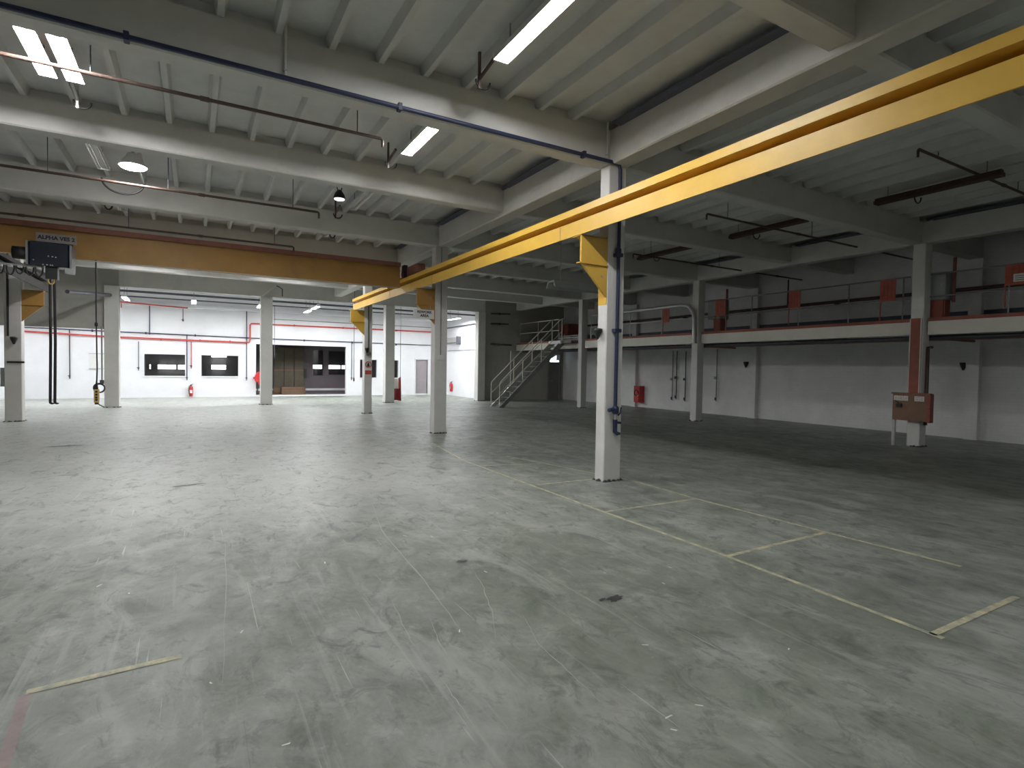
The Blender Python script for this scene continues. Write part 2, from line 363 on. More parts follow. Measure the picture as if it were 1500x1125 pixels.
# joists of the ribbed ceiling panels, one mesh per bay length, copied
allb = sorted(PRI+SEC)+[(24.55, 24.9)]
jx = []
for a, b in ((XL, XG[0][0]), (XG[0][1], XG[1][0]), (XG[1][1], XG[2][0]), (XG[2][1], XR)):
    x = .22+.54*math.ceil((a+.08-.22)/.54)
    while x < b-.16: jx.append(x); x += .54
njo = 0; protoj = {}
for i in range(1, len(allb)-1):
    y0, y1 = allb[i][1]-.07, allb[i+1][0]+.07
    pj = None
    for x in jx:
        if njo >= 298: break
        if pj is None:
            pj = MB().prism([(-.032,5.10),(.032,5.10),(.06,ZC),(-.06,ZC)], 'y', y0, y1).build('joist', 'ceil', ceiling)
            pj.location = (x, 0, 0)
        else:
            c = pj.copy(); COL.objects.link(c); c.parent = ceiling; c.location = (x, 0, 0)
        njo += 1
rest = MB()
cnt = 0
for i in range(1, len(allb)-1):
    y0, y1 = allb[i][1]-.07, allb[i+1][0]+.07
    for x in jx:
        cnt += 1
        if cnt > 298: rest.prism([(x-.032,5.10),(x+.032,5.10),(x+.06,ZC),(x-.06,ZC)], 'y', y0, y1)
if rest.v: tag(rest.build('joists', 'ceil', ceiling), kind='stuff')
# the shaded gap beside the long beams, laid in as dark strips
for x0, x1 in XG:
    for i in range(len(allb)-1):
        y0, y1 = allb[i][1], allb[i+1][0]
        B(x0-.16, x0, y0+.22, y1-.22, 5.085, 5.11).build('gap_shade_strip', 'gap_shade', ceiling)

# ---------------------------------------------------------------- columns
def column(x0, x1, y0, y1, h, label, mat='colm'):
    t = thing('column', ((x0+x1)/2, (y0+y1)/2, 0), label, 'column', 'white concrete columns of the hall')
    MB().cbox(x0, x1, y0, y1, 0, h, .012).build('shaft', mat, t)
    g = MB()
    for k in range(14):
        u = random.random(); s_ = random.random()
        if k % 2: cx_, cy_ = x0+u*(x1-x0), y0-.012
        else: cx_, cy_ = x0-.012 if k % 4 else x1+.012, y0+u*(y1-y0)
        g.lathe((cx_, cy_, 0), [(.03+.02*s_, 0), (.022+.01*s_, .012+.01*s_), (.004, .02+.02*s_)], 6)
    tag(g.build('base_grime', 'oil', t), kind='stuff')
    return t
cn = {}
lab = {(1,0): 'nearest white column, blue air pipe down its front and yellow bracket', (1,1): 'second white column carrying a sign under its yellow bracket', (1,2): 'third white column with the red ring sign, where the yellow runway ends',
       (2,0): 'right white column with the brown control board and red channel', (2,1): 'right white column where the thick grey pipe bends down', (2,2): 'white column beside the stair landing'}
for i in (1, 2):
    for j in range(3):
        x0, x1 = XG[i]; y0, y1 = CY[j]
        if i == 2: y0, y1 = y0-.08, y1-.08
        if (i, j) == (1, 1): x0, x1 = 5.12, 5.45
        if (i, j) == (1, 2): x0, x1 = 5.05, 5.32
        if (i, j) == (1, 0): y1 = 6.53
        cn[i, j] = column(x0, x1, y0, y1, 4.62, lab[i, j])
cn[0, 2] = column(-4.42, -4.06, 19.5, 19.8, 4.62, 'grey column behind the blue hoist with an ochre bracket', 'beam')
for x0, x1, l in ((-2.84,-2.40,'back row column beside the hanging pendant control'), (2.30,2.74,'back row column in front of the dark room opening'), (7.45,7.87,'back row column beside the red framed stand'), (12.1,12.5,'back row column where the bright bay meets the grey partition')):
    column(x0, x1, 24.48, 24.88, 4.40, l, 'beam')
# painted band below the near bracket
B(5.197, 5.2, 6.33, 6.52, 2.60, 3.58).build('paint_band', 'yellow', cn[1,0])
# red steel channel and red stripe on the control-board column
MB().box(14.235, 14.28, 6.27, 6.47, 1.22, 2.93).build('red_channel', 'brickred', cn[2,0])
MB().box(14.225, 14.235, 6.25, 6.27, 1.22, 2.93).box(14.225, 14.28, 6.47, 6.49, 1.22, 2.93).build('channel_lip', 'cream', cn[2,0])
T([(14.45,6.20,.5),(14.45,6.20,2.28),(14.62,6.20,2.28)], .035).build('riser_pipe', 'brownpipe', cn[2,0])
T([(5.27,12.765,1.95),(5.27,12.765,4.6)], .012, 6).build('conduit', 'greypipe', cn[1,1]); B(5.20, 5.34, 12.73, 12.78, 1.83, 1.95).build('switch_box', 'signw', cn[1,1])
T([(5.18,19.03,2.0),(5.18,19.03,3.7)], .014, 6).build('conduit', 'brownpipe', cn[1,2]); B(5.10, 5.27, 18.99, 19.05, 2.02, 2.12).build('switch_box', 'greypipe', cn[1,2])
T([(-4.33,19.47,2.3),(-4.33,19.47,4.5)], .025, 8).build('conduit', 'black', cn[0,2]); B(-4.5, -4.42, 19.5, 19.7, .95, 1.45).build('switch_box', 'greypipe', cn[0,2])
B(-4.36, -4.0, 19.47, 19.5, 1.58, 1.63).build('strap', 'black', cn[0,2])

def speaker(x, y, z, label, axis='y', s=1.0):
    t = thing('speaker', (x, y, z), label, 'speaker')
    c = (x, y-.075*s, z) if axis == 'y' else (x-.075*s, y, z)
    MB().lathe(c, [(.05*s,.075*s),(.078*s,.07*s),(.075*s,.03*s),(.022*s,-.10*s),(.01*s,-.11*s)], 12).build('cabinet', 'black', t)
    (B(x-.02*s, x+.02*s, y-.03*s, y, z+.02*s, z+.06*s) if axis == 'y' else B(x-.03*s, x, y-.02*s, y+.02*s, z+.02*s, z+.06*s)).build('wall_arm', 'darkpipe', t)
    return t
speaker(5.20, 6.44, 2.19, 'small black speaker on the left face of the nearest white column', 'x', .85)
speaker(-4.2, 19.5, 2.20, 'small black speaker on the grey column behind the hoist', 'y', 1.1)
speaker(5.12, 19.05, 2.2, 'small black speaker above the red ring sign', 'y', 1.0)
speaker(XR, 13.15, 1.93, 'small black speaker on the right wall beside the second pier', 'x', 1.2)
speaker(XR, 6.62, 1.90, 'small black speaker on the right wall right of the control board', 'x', 1.1)

# ---------------------------------------------------------------- runway beams, brackets, crane
def runway(x, side, ya, yb, mat, label):                 # side +1: cap lip towards -X is the viewer side
    t = thing('runway_beam', (x, (ya+yb)/2, 3.6), label, 'crane beam')
    B(x+side*.08-.012, x+side*.08+.012, ya, yb, 3.70, 3.86).build('web', 'ochre' if mat == 'yellow' else mat, t)  # darker dirty ochre on the yellow beam's web also carries its recess shade
    MB().prism([(x-.21,3.85),(x+.21,3.85),(x+.21,3.945),(x-.21,3.945)], 'y', ya-.02, yb+.02).build('top_flange', mat, t)
    MB().prism([(x-side*.19,3.56),(x-side*.19,3.765),(x+side*.08,3.765),(x+side*.08,3.745),(x-side*.17,3.745),(x-side*.17,3.56)], 'y', ya, yb).build('lower_angle', mat, t)
    B(x-.025, x+.025, ya, yb, 3.945, 3.985).build('rail', 'steel', t)
    for y in (6.85, 12.0, 15.2):
        if ya < y < yb: B(x-side*.1915, x-side*.17, y-.004, y+.004, 3.56, 3.765).build('splice_joint', 'rust', t)
    return t
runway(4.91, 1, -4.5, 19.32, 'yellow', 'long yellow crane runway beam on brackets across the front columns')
runway(-3.75, -1, -4.5, 19.85, 'shadow', 'crane runway beam darkened as if in shade at the left behind the hoist')  # near-black colour stands in for the murk that hides this beam
def bracket(xc, s, y0, y1, mat, label):
    t = thing('bracket', (xc, (y0+y1)/2, 3.1), label, 'bracket', 'runway beam brackets on the columns')
    def X(a): return xc-s*a
    MB().prism([(X(0),3.555),(X(.47),3.555),(X(.47),3.16),(X(0),2.70)], 'y', y0, y0+.035).build('gusset', mat, t)
    MB().prism([(X(0),3.555),(X(.25),3.555),(X(0),2.95)], 'y', y1-.03, y1).build('gusset', mat, t)
    B(min(X(0),X(.52)), max(X(0),X(.52)), y0-.03, y0+.05, 3.15, 3.165).build('shelf_plate', mat, t)
    B(min(X(0),X(.47)), max(X(0),X(.47)), y0, y1, 3.545, 3.56).build('seat_plate', mat, t)
    for z in (3.35, 3.0): MB().lathe((X(.10), y0, z), [(.014, -.012), (.014, 0)], 6, 'y').build('bolt', 'steel', t)
    return t
bracket(5.20, 1, 6.33, 6.56, 'yellow', 'yellow steel bracket on the nearest white column')
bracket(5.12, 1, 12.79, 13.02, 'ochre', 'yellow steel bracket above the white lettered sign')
bracket(5.05, 1, 19.06, 19.29, 'yellow', 'yellow steel bracket at the far end of the runway beam')
bracket(-4.06, -1, 19.52, 19.75, 'ochre', 'ochre steel bracket on the column behind the hoist')

cr = thing('crane_girder', (.55, 14.2, 3.75), 'brown ochre crane girder spanning between the two runway beams', 'crane')
B(-3.6, 4.7, 14.24, 14.31, 3.76, 4.36).build('girder_web', 'ochre', cr)
B(-3.6, 4.7, 14.20, 14.32, 3.735, 3.76).build('bottom_flange', 'ochre', cr)
MB().prism([(14.16,4.28),(14.18,4.28),(14.18,4.36),(14.40,4.36),(14.40,4.28),(14.42,4.28),(14.42,4.385),(14.16,4.385)], 'x', -3.6, 4.7).build('top_channel', 'rust', cr)
for x in (4.91, -3.75):
    e = MB().cbox(x-.11, x+.11, 13.2, 15.3, 4.02, 4.24, .02).build('end_truck', 'rust', cr)
    for y in (13.4, 15.1): MB().lathe((x-.05, y, 4.06), [(.085,0),(.085,.02),(.07,.02),(.07,.08),(.085,.08),(.085,.1)], 14, 'x').build('wheel', 'steel', e)
B(4.72, 4.82, 13.98, 14.16, 3.98, 4.3).build('travel_motor', 'black', cr)
T([(-1.95,14.1,3.70),(0,14.1,3.69),(2.2,14.1,3.68),(4.6,14.1,3.70)], .012, 6).build('festoon_wire', 'steel', cr)

ho = thing('hoist', (-2.4, 13.8, 3.4), 'dark blue hoist trolley hanging on the crane girder with two long chain falls', 'hoist')
hb = MB().cbox(-2.72, -2.10, 13.55, 13.92, 3.45, 3.90, .03).build('housing', 'blue', ho)
for x, z in ((-2.42,3.64),(-2.36,3.635),(-2.31,3.63),(-2.50,3.475),(-2.44,3.474),(-2.39,3.472),(-2.36,3.472),(-2.64,3.55)):
    MB().lathe((x, 13.548, z), [(.012,-.006),(.012,0)], 8, 'y').build('bolt', 'steel', hb)
B(-2.10, -2.07, 13.53, 13.95, 3.40, 3.88).build('side_plate', 'greypipe', ho); B(-2.75, -2.72, 13.53, 13.95, 3.45, 3.9).build('side_plate', 'greypipe', ho)
MB().box(-2.17, -2.03, 13.5, 13.62, 3.33, 3.43).build('limit_box', 'cabgrey', ho)
for x in (-2.6, -2.2):
    e = MB().box(x-.03, x+.03, 13.92, 14.17, 3.6, 3.70).box(x-.03, x+.03, 14.10, 14.17, 3.70, 3.80).build('trolley_arm', 'black', ho)
    MB().lathe((x, 14.10, 3.80), [(.045,0),(.045,.05)], 12, 'y').build('wheel', 'steel', e)
MB().lathe((-2.98, 13.72, 3.68), [(.05,0),(.12,.01),(.12,.2),(.09,.23)], 14, 'x').build('motor', 'black', ho)
pl = B(-2.66, -2.04, 13.86, 13.88, 3.955, 4.125).build('sign_plate', 'plate', ho); pl['label'] = 'grey name plate with dark lettering'
text('lettering', 'ALPHA VES 2', .10, 'ink', pl, (-2.35, 13.858, 4.04), FACE_Y, bold=.004)
B(-2.6, -2.1, 13.88, 13.9, 3.88, 3.97).build('plate_post', 'black', ho)
MB().box(-2.48, -2.30, 13.62, 13.78, 3.22, 3.45).build('chain_guide', 'black', ho)
MB().torus((-2.40,13.66,3.19), .045, .014, 'y', sq=1.4).build('chain_collar', 'yplast', ho)
for x in (-2.425, -2.355):
    f_ = T([(x,13.7,3.25),(x+.002,13.7,2),(x-.012,13.7,.86)], .024, 8).build('chain_fall', 'black', ho)
    MB().tube([(x-.012,13.7,.87),(x-.008,13.7,.84),(x+.02,13.7,.825),(x+.05,13.7,.83)], [.024,.025,.02,.01], 8).build('hook_tip', 'black', f_)
fe = thing('festoon_cable', (-3.0, 13.72, 3.45), 'looped black cables bunched left of the blue hoist', 'cable')
for k in range(6):
    x = -2.58-.14*k
    MB().torus((x, 13.66+.03*(k % 2), 3.40), .055, .013, 'y', math.pi*.95, math.pi*2.05, 12, 6, 2.6-.2*(k % 3)).build('cable_loop', 'black', fe)
    B(x-.03, x+.03, 13.63, 13.72, 3.40, 3.44).build('cable_clip', 'steel', fe)
MB().tube([(-3.75,13.7,3.46),(-3.1,13.7,3.45),(-2.52,13.7,3.45)], .02, 8).build('carrier_rail', 'steel', fe)
pc = thing('pendant_control', (-1.775, 14.20, .78), 'yellow push button pendant hanging on a long black cable below the girder', 'control')
MB().tube([(-1.775,14.20,1.15),(-1.765,14.20,1.5),(-1.775,14.20,2.6),(-1.7755,14.20,3.74)], .013, 8).build('cable', 'black', pc)
MB().tube([(-1.775,14.20,1.08),(-1.775,14.20,1.17),(-1.775,14.20,1.26)], [.03,.02,.012], 8).build('strain_boot', 'black', pc)
pcb = MB().cbox(-1.82, -1.73, 14.16, 14.24, .80, 1.08, .015).build('button_box', 'yplast', pc)
for z in (.86, .91, .97, 1.03): MB().lathe((-1.775, 14.16, z), [(.022,0),(.022,-.012),(.012,-.02)], 10, 'y').build('button', 'black', pcb)
B(-1.805, -1.745, 14.16, 14.24, .765, .80).build('base_cap', 'black', pcb)
MB().lathe((-1.775,14.20,2.42), [(.01,-.05),(.03,-.03),(.03,.03),(.01,.05)], 8).build('cable_joint', 'black', pc)
# the two dark stays at the hall side of the back partition
s_ = thing('stay_pipe', (-2.4, 24.3, 3.6), 'dark pipe arm reaching from the hoist side to the back row column', 'pipe')
MB().tube([(-3.35,21.2,3.75),(-2.65,24.46,4.05)], .06, 8).build('arm', 'darkpipe', s_)

# ---------------------------------------------------------------- ceiling lamps
def batten(x, y0, y1, z, label, lit='tube', group='twin tube battens', rusty=False, top=5.10):
    t = thing('fluorescent_light', (x, (y0+y1)/2, z), label, 'lamp', group)
    MB().prism([(x-.085,z),(x-.045,z+.045),(x+.045,z+.045),(x+.085,z),(x+.09,z),(x+.05,z+.105),(x-.05,z+.105),(x-.09,z)], 'y', y0, y1).build('housing', 'brownpipe' if rusty else 'lampwhite', t)
    for dx in (-.046, .046):
        T([(x+dx,y0+.03,z+.015),(x+dx,y1-.03,z+.015)], .014, 8).build('tube', lit, t)
    for y in (y0, y1): B(x-.085, x+.085, y-.012, y+.012, z-.005, z+.06).build('end_cap', 'brownpipe' if rusty else 'lampwhite', t)
    for y in (y0+.2, y1-.2): T([(x,y,z+.1),(x,y,ZC)], .008, 6).build('hanger', 'greypipe', t)
    return t
batten(2.84, 3.75, 5.30, 4.93, 'large lit twin tube batten near the top edge between beams')
batten(2.84, 7.12, 8.35, 4.93, 'lit twin tube batten above the second cross beam')
batten(-1.22, 6.98, 8.30, 4.93, 'lit twin tube batten at the upper left, right one of the pair')
batten(-1.47, 6.98, 8.30, 4.93, 'lit twin tube batten at the upper left, left one of the pair')
batten(-1.35, 10.35, 11.75, 4.93, 'unlit twin tube batten left of the bright flood lamp', 'tube_off')
batten(2.86, 10.45, 11.85, 4.93, 'unlit twin tube batten right of the black dome lamp', 'tube_off')
batten(-1.35, 3.75, 5.10, 4.93, 'unlit twin tube batten out of view above the first bay', 'tube_off')
for x, y, l in ((2.84, -3.4, 'lit twin tube batten behind the viewer, nearer the runway beam'), (-1.35, -3.4, 'lit twin tube batten behind the viewer, nearer the left columns'), (9.9, -3.4, 'added lit twin tube batten, unseen behind the viewer in the right aisle'),  # right-aisle batten is added, unseen, to lift the dark side
    (2.84, 17.0, 'added lit batten hidden above the crane girder on the right, nearer one'), (-1.35, 17.0, 'added lit batten hidden above the crane girder on the left, nearer one'), (2.84, 20.0, 'added lit batten hidden above the crane girder on the right, farther one'), (-1.35, 20.0, 'added lit batten hidden above the crane girder on the left, farther one')):  # girder battens are added out of sight to brighten the far floor
    batten(x, y, y+1.4, 4.93, l)
for x, y, l in ((11.3, 3.9, 'rusty unlit batten above the control board aisle, nearest of three'), (11.3, 7.2, 'rusty unlit batten in the dark right aisle, middle one of three'), (11.3, 10.4, 'rusty unlit batten in the dark right aisle, farthest of three')):
    b_ = batten(x, y, y+1.9, 4.88, l, 'brownpipe', 'rusty dead battens in the right aisle', True)
    MB().torus((x, y+1.2, 4.86), .12, .012, 'y', math.pi, 2*math.pi, 10, 6).build('cable_loop', 'black', b_)
# stub conduits at the ends of the lit battens
for x, y0, y1, l in ((2.68, 8.38, 8.75, 'brown junction stub at the end of the middle batten'), (-1.28, 8.35, 8.8, 'pale conduit stub with cable loop under the left batten pair'), (2.80, 5.35, 5.72, 'rusty junction stub below the large top batten'), (2.62, 11.9, 12.3, 'dark junction stub at the end of the unlit batten')):
    t = thing('junction_stub', (x, y0, 4.9), l, 'conduit')
    T([(x,y0,4.99),(x,y1,4.93)], .02, 8).build('conduit', 'steel' if x < 0 else 'brownpipe', t)
    B(x-.014, x+.014, y1, y1+.03, 4.82, ZC-.002).build('drop_bracket', 'brownpipe' if x > 0 else 'steel', t)
    MB().torus((x+.05, y1+.02, 4.92), .09, .012, 'y', math.pi, 2*math.pi, 10, 6).build('cable_loop', 'black', t)
fl = thing('flood_lamp', (-.88, 11.0, 4.95), 'bright round flood lamp glowing in the third bay at left', 'lamp')
MB().lathe((-.88,11.0,4.84), [(.20,0),(.20,.03),(.12,.12),(.08,.2)], 20).build('reflector', 'lampwhite', fl)
MB().lathe((-.88,11.0,4.80), [(.10,0),(.17,.02),(.19,.04)], 20).build('lens', 'flood', fl)
T([(-.88,11.0,5.02),(-.88,11.0,ZC)], .02, 8).build('stem', 'steel', fl)
MB().torus((-1.08, 11.72, 4.78), .30, .016, 'y', math.pi, 2*math.pi, 16, 8, .75).build('supply_cable', 'black', fl)
T([(-.80,11.2,4.9),(-.78,11.75,4.78)], .02, 8).build('conduit_arm', 'steel', fl)
dl = thing('dome_lamp', (2.39, 10.9, 4.85), 'small black dome lamp with pale bulb hanging in the third bay', 'lamp')
MB().lathe((2.39,10.9,4.83), [(.115,0),(.11,.03),(.085,.10),(.05,.15),(.03,.17)], 18).build('shade', 'black', dl)
MB().lathe((2.39,10.9,4.815), [(.09,.0),(.105,.02),(.1,.03)], 18).build('diffuser', 'bulb', dl)
MB().torus((2.39,10.9,5.05), .045, .009, 'y', sq=1.8).build('hanging_loop', 'black', dl)
T([(2.39,10.9,5.12),(2.39,10.9,ZC)], .01, 6).build('stem', 'black', dl)
tl = thing('trough_lamp', (8.9, 12.0, 3.85), 'pale unlit trough lamp hanging low behind the nearest column', 'lamp')
MB().prism([(11.78,3.76),(11.86,3.94),(12.14,3.94),(12.22,3.76),(12.18,3.76),(12.12,3.90),(11.88,3.90),(11.82,3.76)], 'x', 8.0, 9.8).build('reflector', 'cabgrey', tl)
for y in (11.94, 12.06): T([(8.05,y,3.84),(9.75,y,3.84)], .014, 8).build('tube', 'tube_off', tl)
for x in (8.3, 9.5): T([(x,12,3.94),(x,12,ZC)], .01, 6).build('hanger', 'steel', tl)
# bright back bay
for x, ys, l in ((-2.45,(26.6,), 'lit batten in the bright bay beside the left back column'), (-.05,(26.2,), 'lit batten in the bright bay above the left window'), (2.5,(26.2,), 'lit batten in the bright bay just left of the second back column'),
              (4.7,(25.3, 27.3), 'lit battens in a row above the dark room opening'), (7.3,(26.4,), 'lit batten in the bright bay behind the third back column'), (9.95,(25.6,), 'lit batten in the bright bay below the white lettered sign'), (-5.2,(26.5,), 'lit batten in the bright bay far left behind the grey panel'), (12.0,(26.5,), 'lit batten in the bright bay by the right end wall')):
    for k, y in enumerate(ys):
        batten(x, y, y+1.45, 4.22, l if len(ys) == 1 else ('nearer ' if k == 0 else 'farther ')+'lit batten of the row above the dark room opening', 'tubeb', 'lit battens of the bright bay')
# tube lamps added behind the glass, standing in for bars reflected in the panes
def standin_lamp(x0, x1, y, z, label):
    t = thing('standin_lamp', ((x0+x1)/2, y, z), label, 'lamp', 'twin tube lamps in the rooms behind the glass')
    B(x0, x1, y, y+.05, z-.11, z+.11).build('backplate', 'lampwhite', t)
    for dz in (-.065, .065): T([(x0+.01,y-.03,z+dz),(x1-.01,y-.03,z+dz)], .045, 8).build('tube', 'tubefar', t)
    for dx in (x0, x1): B(dx-.012, dx+.012, y-.08, y+.05, z-.12, z+.12).build('end_cap', 'lampwhite', t)
standin_lamp(-2.0, -1.93, 33.1, 1.44, 'short bright stand-in reflection at the left edge of the first window'); standin_lamp(-1.65, -.85, 33.1, 1.44, 'bright stand-in reflection seen in the middle of the first window'); standin_lamp(-.78, -.25, 33.1, 1.44, 'bright stand-in reflection at the right edge of the first window')
standin_lamp(.72, 1.42, 33.1, 1.46, 'bright stand-in reflection in the middle of the second window'); standin_lamp(.72, 1.45, 33.1, 2.10, 'bright lamp at the top of the second window')
standin_lamp(6.0, 6.75, 35.3, 1.55, 'bright stand-in reflection behind the narrow window of the dark room'); standin_lamp(7.05, 7.85, 35.3, 1.55, 'bright stand-in reflection behind the wide window of the dark room'); standin_lamp(7.93, 8.4, 35.3, 1.55, 'bright stand-in reflection at the right end behind the wide dark window')

# ---------------------------------------------------------------- pipes under the ceiling
def sprinkler(x0, x1, y, z, label, hang, mat='brownpipe', end=-1):
    t = thing('sprinkler_pipe', ((x0+x1)/2, y, z), label, 'pipe', 'brown sprinkler branch pipes under the ceiling')
    T([(x0,y,z),(x1,y,z)], .022, 10).build('pipe', mat, t)
    xe = x1 if end > 0 else x0
    n_ = MB().tube([(xe,y,z),(xe+.02*end,y,z-.02),(xe+.02*end,y,z-.08)], .02, 8).lathe((xe+.02*end,y,z-.12), [(.008,0),(.022,.01),(.014,.04)], 8).build('nozzle', mat, t)
    for hx in hang: T([(hx,y,z),(hx,y,ZC)], .007, 6).build('hanger_rod', 'darkpipe', t)
    for k in range(1, int((x1-x0)/3)+1):
        T([(x0+k*3.0-.05,y,z),(x0+k*3.0+.05,y,z)], .03, 10).build('coupling', mat, t)
    return t
sprinkler(-8.9, 2.25, 7.7, 4.825, 'brown sprinkler pipe crossing the lit battens at upper left', (-5, -1.0, 1.92), end=1)
sprinkler(-8.9, 2.05, 11.2, 4.60, 'brown sprinkler pipe running under the flood lamp', (-5, -2.0, -.4, 1.6), end=1)
sprinkler(-8.9, 2.0, 14.0, 4.44, 'dark brown sprinkler pipe just above the crane girder', (-5, -1.2, 1.6), end=1)
sprinkler(8.9, 17.3, 7.75, 4.80, 'dark sprinkler pipe in the right aisle ending near the control board column', (9.5, 12.4, 15.5))
sprinkler(10.0, 17.3, 11.1, 4.70, 'dark sprinkler pipe in the right aisle over the thick grey pipe bend', (10.6, 13.3))
sprinkler(9.4, 17.3, 4.25, 5.02, 'dark sprinkler pipe in the nearest right bay', (10.0, 13.0))
T_ = thing('vent_pipe', (14.2, 14.5, 3.9), 'thick grey pipe along the gallery bending down at the right column', 'pipe')
MB().tube([(14.2,16.2,3.86),(14.2,13.35,3.86),(14.2,13.05,3.80),(14.2,12.87,3.62),(14.2,12.80,3.40),(14.2,12.78,2.58)], .065, 12).build('pipe', 'steel', T_)
T([(14.2,12.78,2.56),(14.2,12.78,2.62)], .085, 12).build('flange', 'steel', T_)
# blue air line along the first beam and down the nearest column
al = thing('air_line', (5.28, 6.27, .8), 'navy blue compressed air pipe along the first beam and down the nearest column', 'pipe')
T([(-8.8,6.275,4.645),(2,6.275,4.64),(5.2,6.275,4.64),(5.33,6.275,4.63),(5.36,6.275,4.56),(5.36,6.27,4.0),(5.36,6.275,1.12)], .026, 10).build('pipe', 'navy', al)
for x in (-3.2, -.55, 2.05, 4.7): B(x-.022, x+.022, 6.245, 6.33, 4.605, 4.685).build('clamp', 'navy', al)
for z in (3.3, 2.2): B(5.30, 5.42, 6.24, 6.32, z, z+.05).build('clamp', 'navy', al)
MB().lathe((5.35,6.27,3.38), [(.02,-.06),(.045,-.03),(.045,.03),(.02,.06)], 10).build('union', 'navy', al)
v_ = MB().lathe((5.36,6.27,1.06), [(.03,-.06),(.05,-.04),(.05,.04),(.03,.06)], 12).tube([(5.36,6.27,1.08),(5.22,6.25,1.06)], .03, 8).build('valve', 'navy', al)
MB().tube([(5.40,6.26,.98),(5.44,6.25,1.02),(5.45,6.25,1.10)], .012, 6).build('lever', 'navy', v_)
MB().tube([(5.36,6.27,1.0),(5.36,6.27,.92)], .02, 8).build('nipple', 'steel', al)
MB().tube([(5.36,6.27,.92),(5.36,6.27,.74),(5.40,6.26,.71),(5.44,6.26,.71)], [.034,.034,.03,.02], 10).tube([(5.36,6.27,.88),(5.45,6.25,.87)], .018, 8).build('drain_trap', 'navy', al)

for x, y0, l in ((-1.35, 13.3, 'unlit batten behind the third cross beam with a hanging cable loop, left one'), (2.84, 13.3, 'unlit batten behind the third cross beam with a hanging cable loop, right one')):
    b_ = batten(x, y0, y0+1.4, 4.93, l, 'tube_off')
    MB().torus((x-.1, y0-.1, 4.72), .07, .014, 'y', n=14, m=6, sq=1.9).tube([(x-.1,y0-.1,4.84),(x,y0+.02,4.95)], .012, 6).tube([(x-.22,y0-.1,4.66),(x-.2,y0-.1,4.80),(x,y0,4.95)], .012, 6).build('cable_loop', 'black', b_)
for x, l in ((.82, 'white conduit running down the face of the first cross beam'), (5.13, 'white conduit running down beside the top of the nearest column')):
    t = thing('beam_conduit', (x, 6.31, 4.67), l, 'conduit'); T([(x,6.3,4.67),(x,6.3,5.2)], .014, 8).build('pipe', 'colm', t); B(x-.02, x+.02, 6.285, 6.32, 4.72, 4.74).build('clip', 'steel', t)
t = thing('strut', (2.4, 24.4, 4.4), 'pale strut leaning at the top of the second back column', 'strut')
T([(2.34,24.44,4.42),(2.86,24.44,4.86)], .03, 8).build('tube', 'cream', t); T([(2.86,24.44,4.86),(2.95,24.44,4.84),(3.1,24.44,4.74),(3.1,24.44,4.45)], .02, 8).build('bent_end', 'brownpipe', t)
# ---------------------------------------------------------------- signs
sb = thing('hanging_sign', (4.82, 12.76, 2.83), 'white sign with two lines of black lettering under the second bracket', 'sign')
B(4.55, 5.08, 12.74, 12.76, 2.82, 3.04).build('board', 'signw', sb)
text('lettering', 'REWORK\nAREA', .088, 'ink', sb, (4.83, 12.738, 2.935), FACE_Y, bold=.003)
for x in (4.65, 5.0): T([(x,12.755,3.04),(x,12.80,3.16)], .006, 6).build('hanger', 'steel', sb)
rs = thing('warning_sign', (5.18, 19.03, 1.35), 'white sign with a red ring and red bottom band on the third column', 'sign')
B(5.06, 5.31, 19.03, 19.05, 1.33, 1.92).build('board', 'signw', rs)
MB().torus((5.185,19.025,1.70), .098, .015, 'y').build('ring', 'signred', rs)
MB().lathe((5.185,19.02,1.735), [(.026,0),(.022,.008)], 12, 'y').prism([(5.14,1.63),(5.23,1.63),(5.215,1.715),(5.155,1.715)], 'y', 19.02, 19.028).build('figure', 'ink', rs)
B(5.075, 5.30, 19.024, 19.03, 1.36, 1.50).build('band', 'signred', rs)
# ---------------------------------------------------------------- control board on the right column
cb = thing('control_board', (14.1, 6.35, 0), 'brown control board with white labels fixed to the right column', 'control board')
B(14.08, 14.13, 5.98, 6.72, .60, 1.22).build('board', 'brown', cb)
MB().box(14.05, 14.15, 5.96, 6.74, 1.20, 1.235).build('cap_rail', 'rust', cb)
B(14.07, 14.235, 5.96, 6.02, .58, 1.22).build('end_rail', 'brickred', cb)
for y0, y1, l in ((6.60, 6.69, 'A'), (6.50, 6.59, 'B'), (6.40, 6.49, 'C'), (6.08, 6.17, 'D'), (6.18, 6.27, 'E')):
    p_ = B(14.07, 14.08, y0, y1, 1.05, 1.16).build('label_plate', 'signw', cb)
    for k in range(3): B(14.068, 14.07, y0+.015, y1-.015, 1.075+.027*k, 1.083+.027*k).build('printed_line', 'brickred', p_)
MB().box(14.02, 14.08, 6.52, 6.62, .90, .98).tube([(14.05,6.57,.98),(14.05,6.66,1.05)], .012, 6).build('switch', 'black', cb)
B(14.08, 14.14, 6.66, 6.72, 0, .60).build('leg', 'steel', cb); B(14.13, 14.28, 6.28, 6.44, .85, .95).build('mount', 'steel', cb)
T([(14.05,6.0,.9),(14.0,5.93,.9)], .015, 6).build('peg', 'brickred', cb)

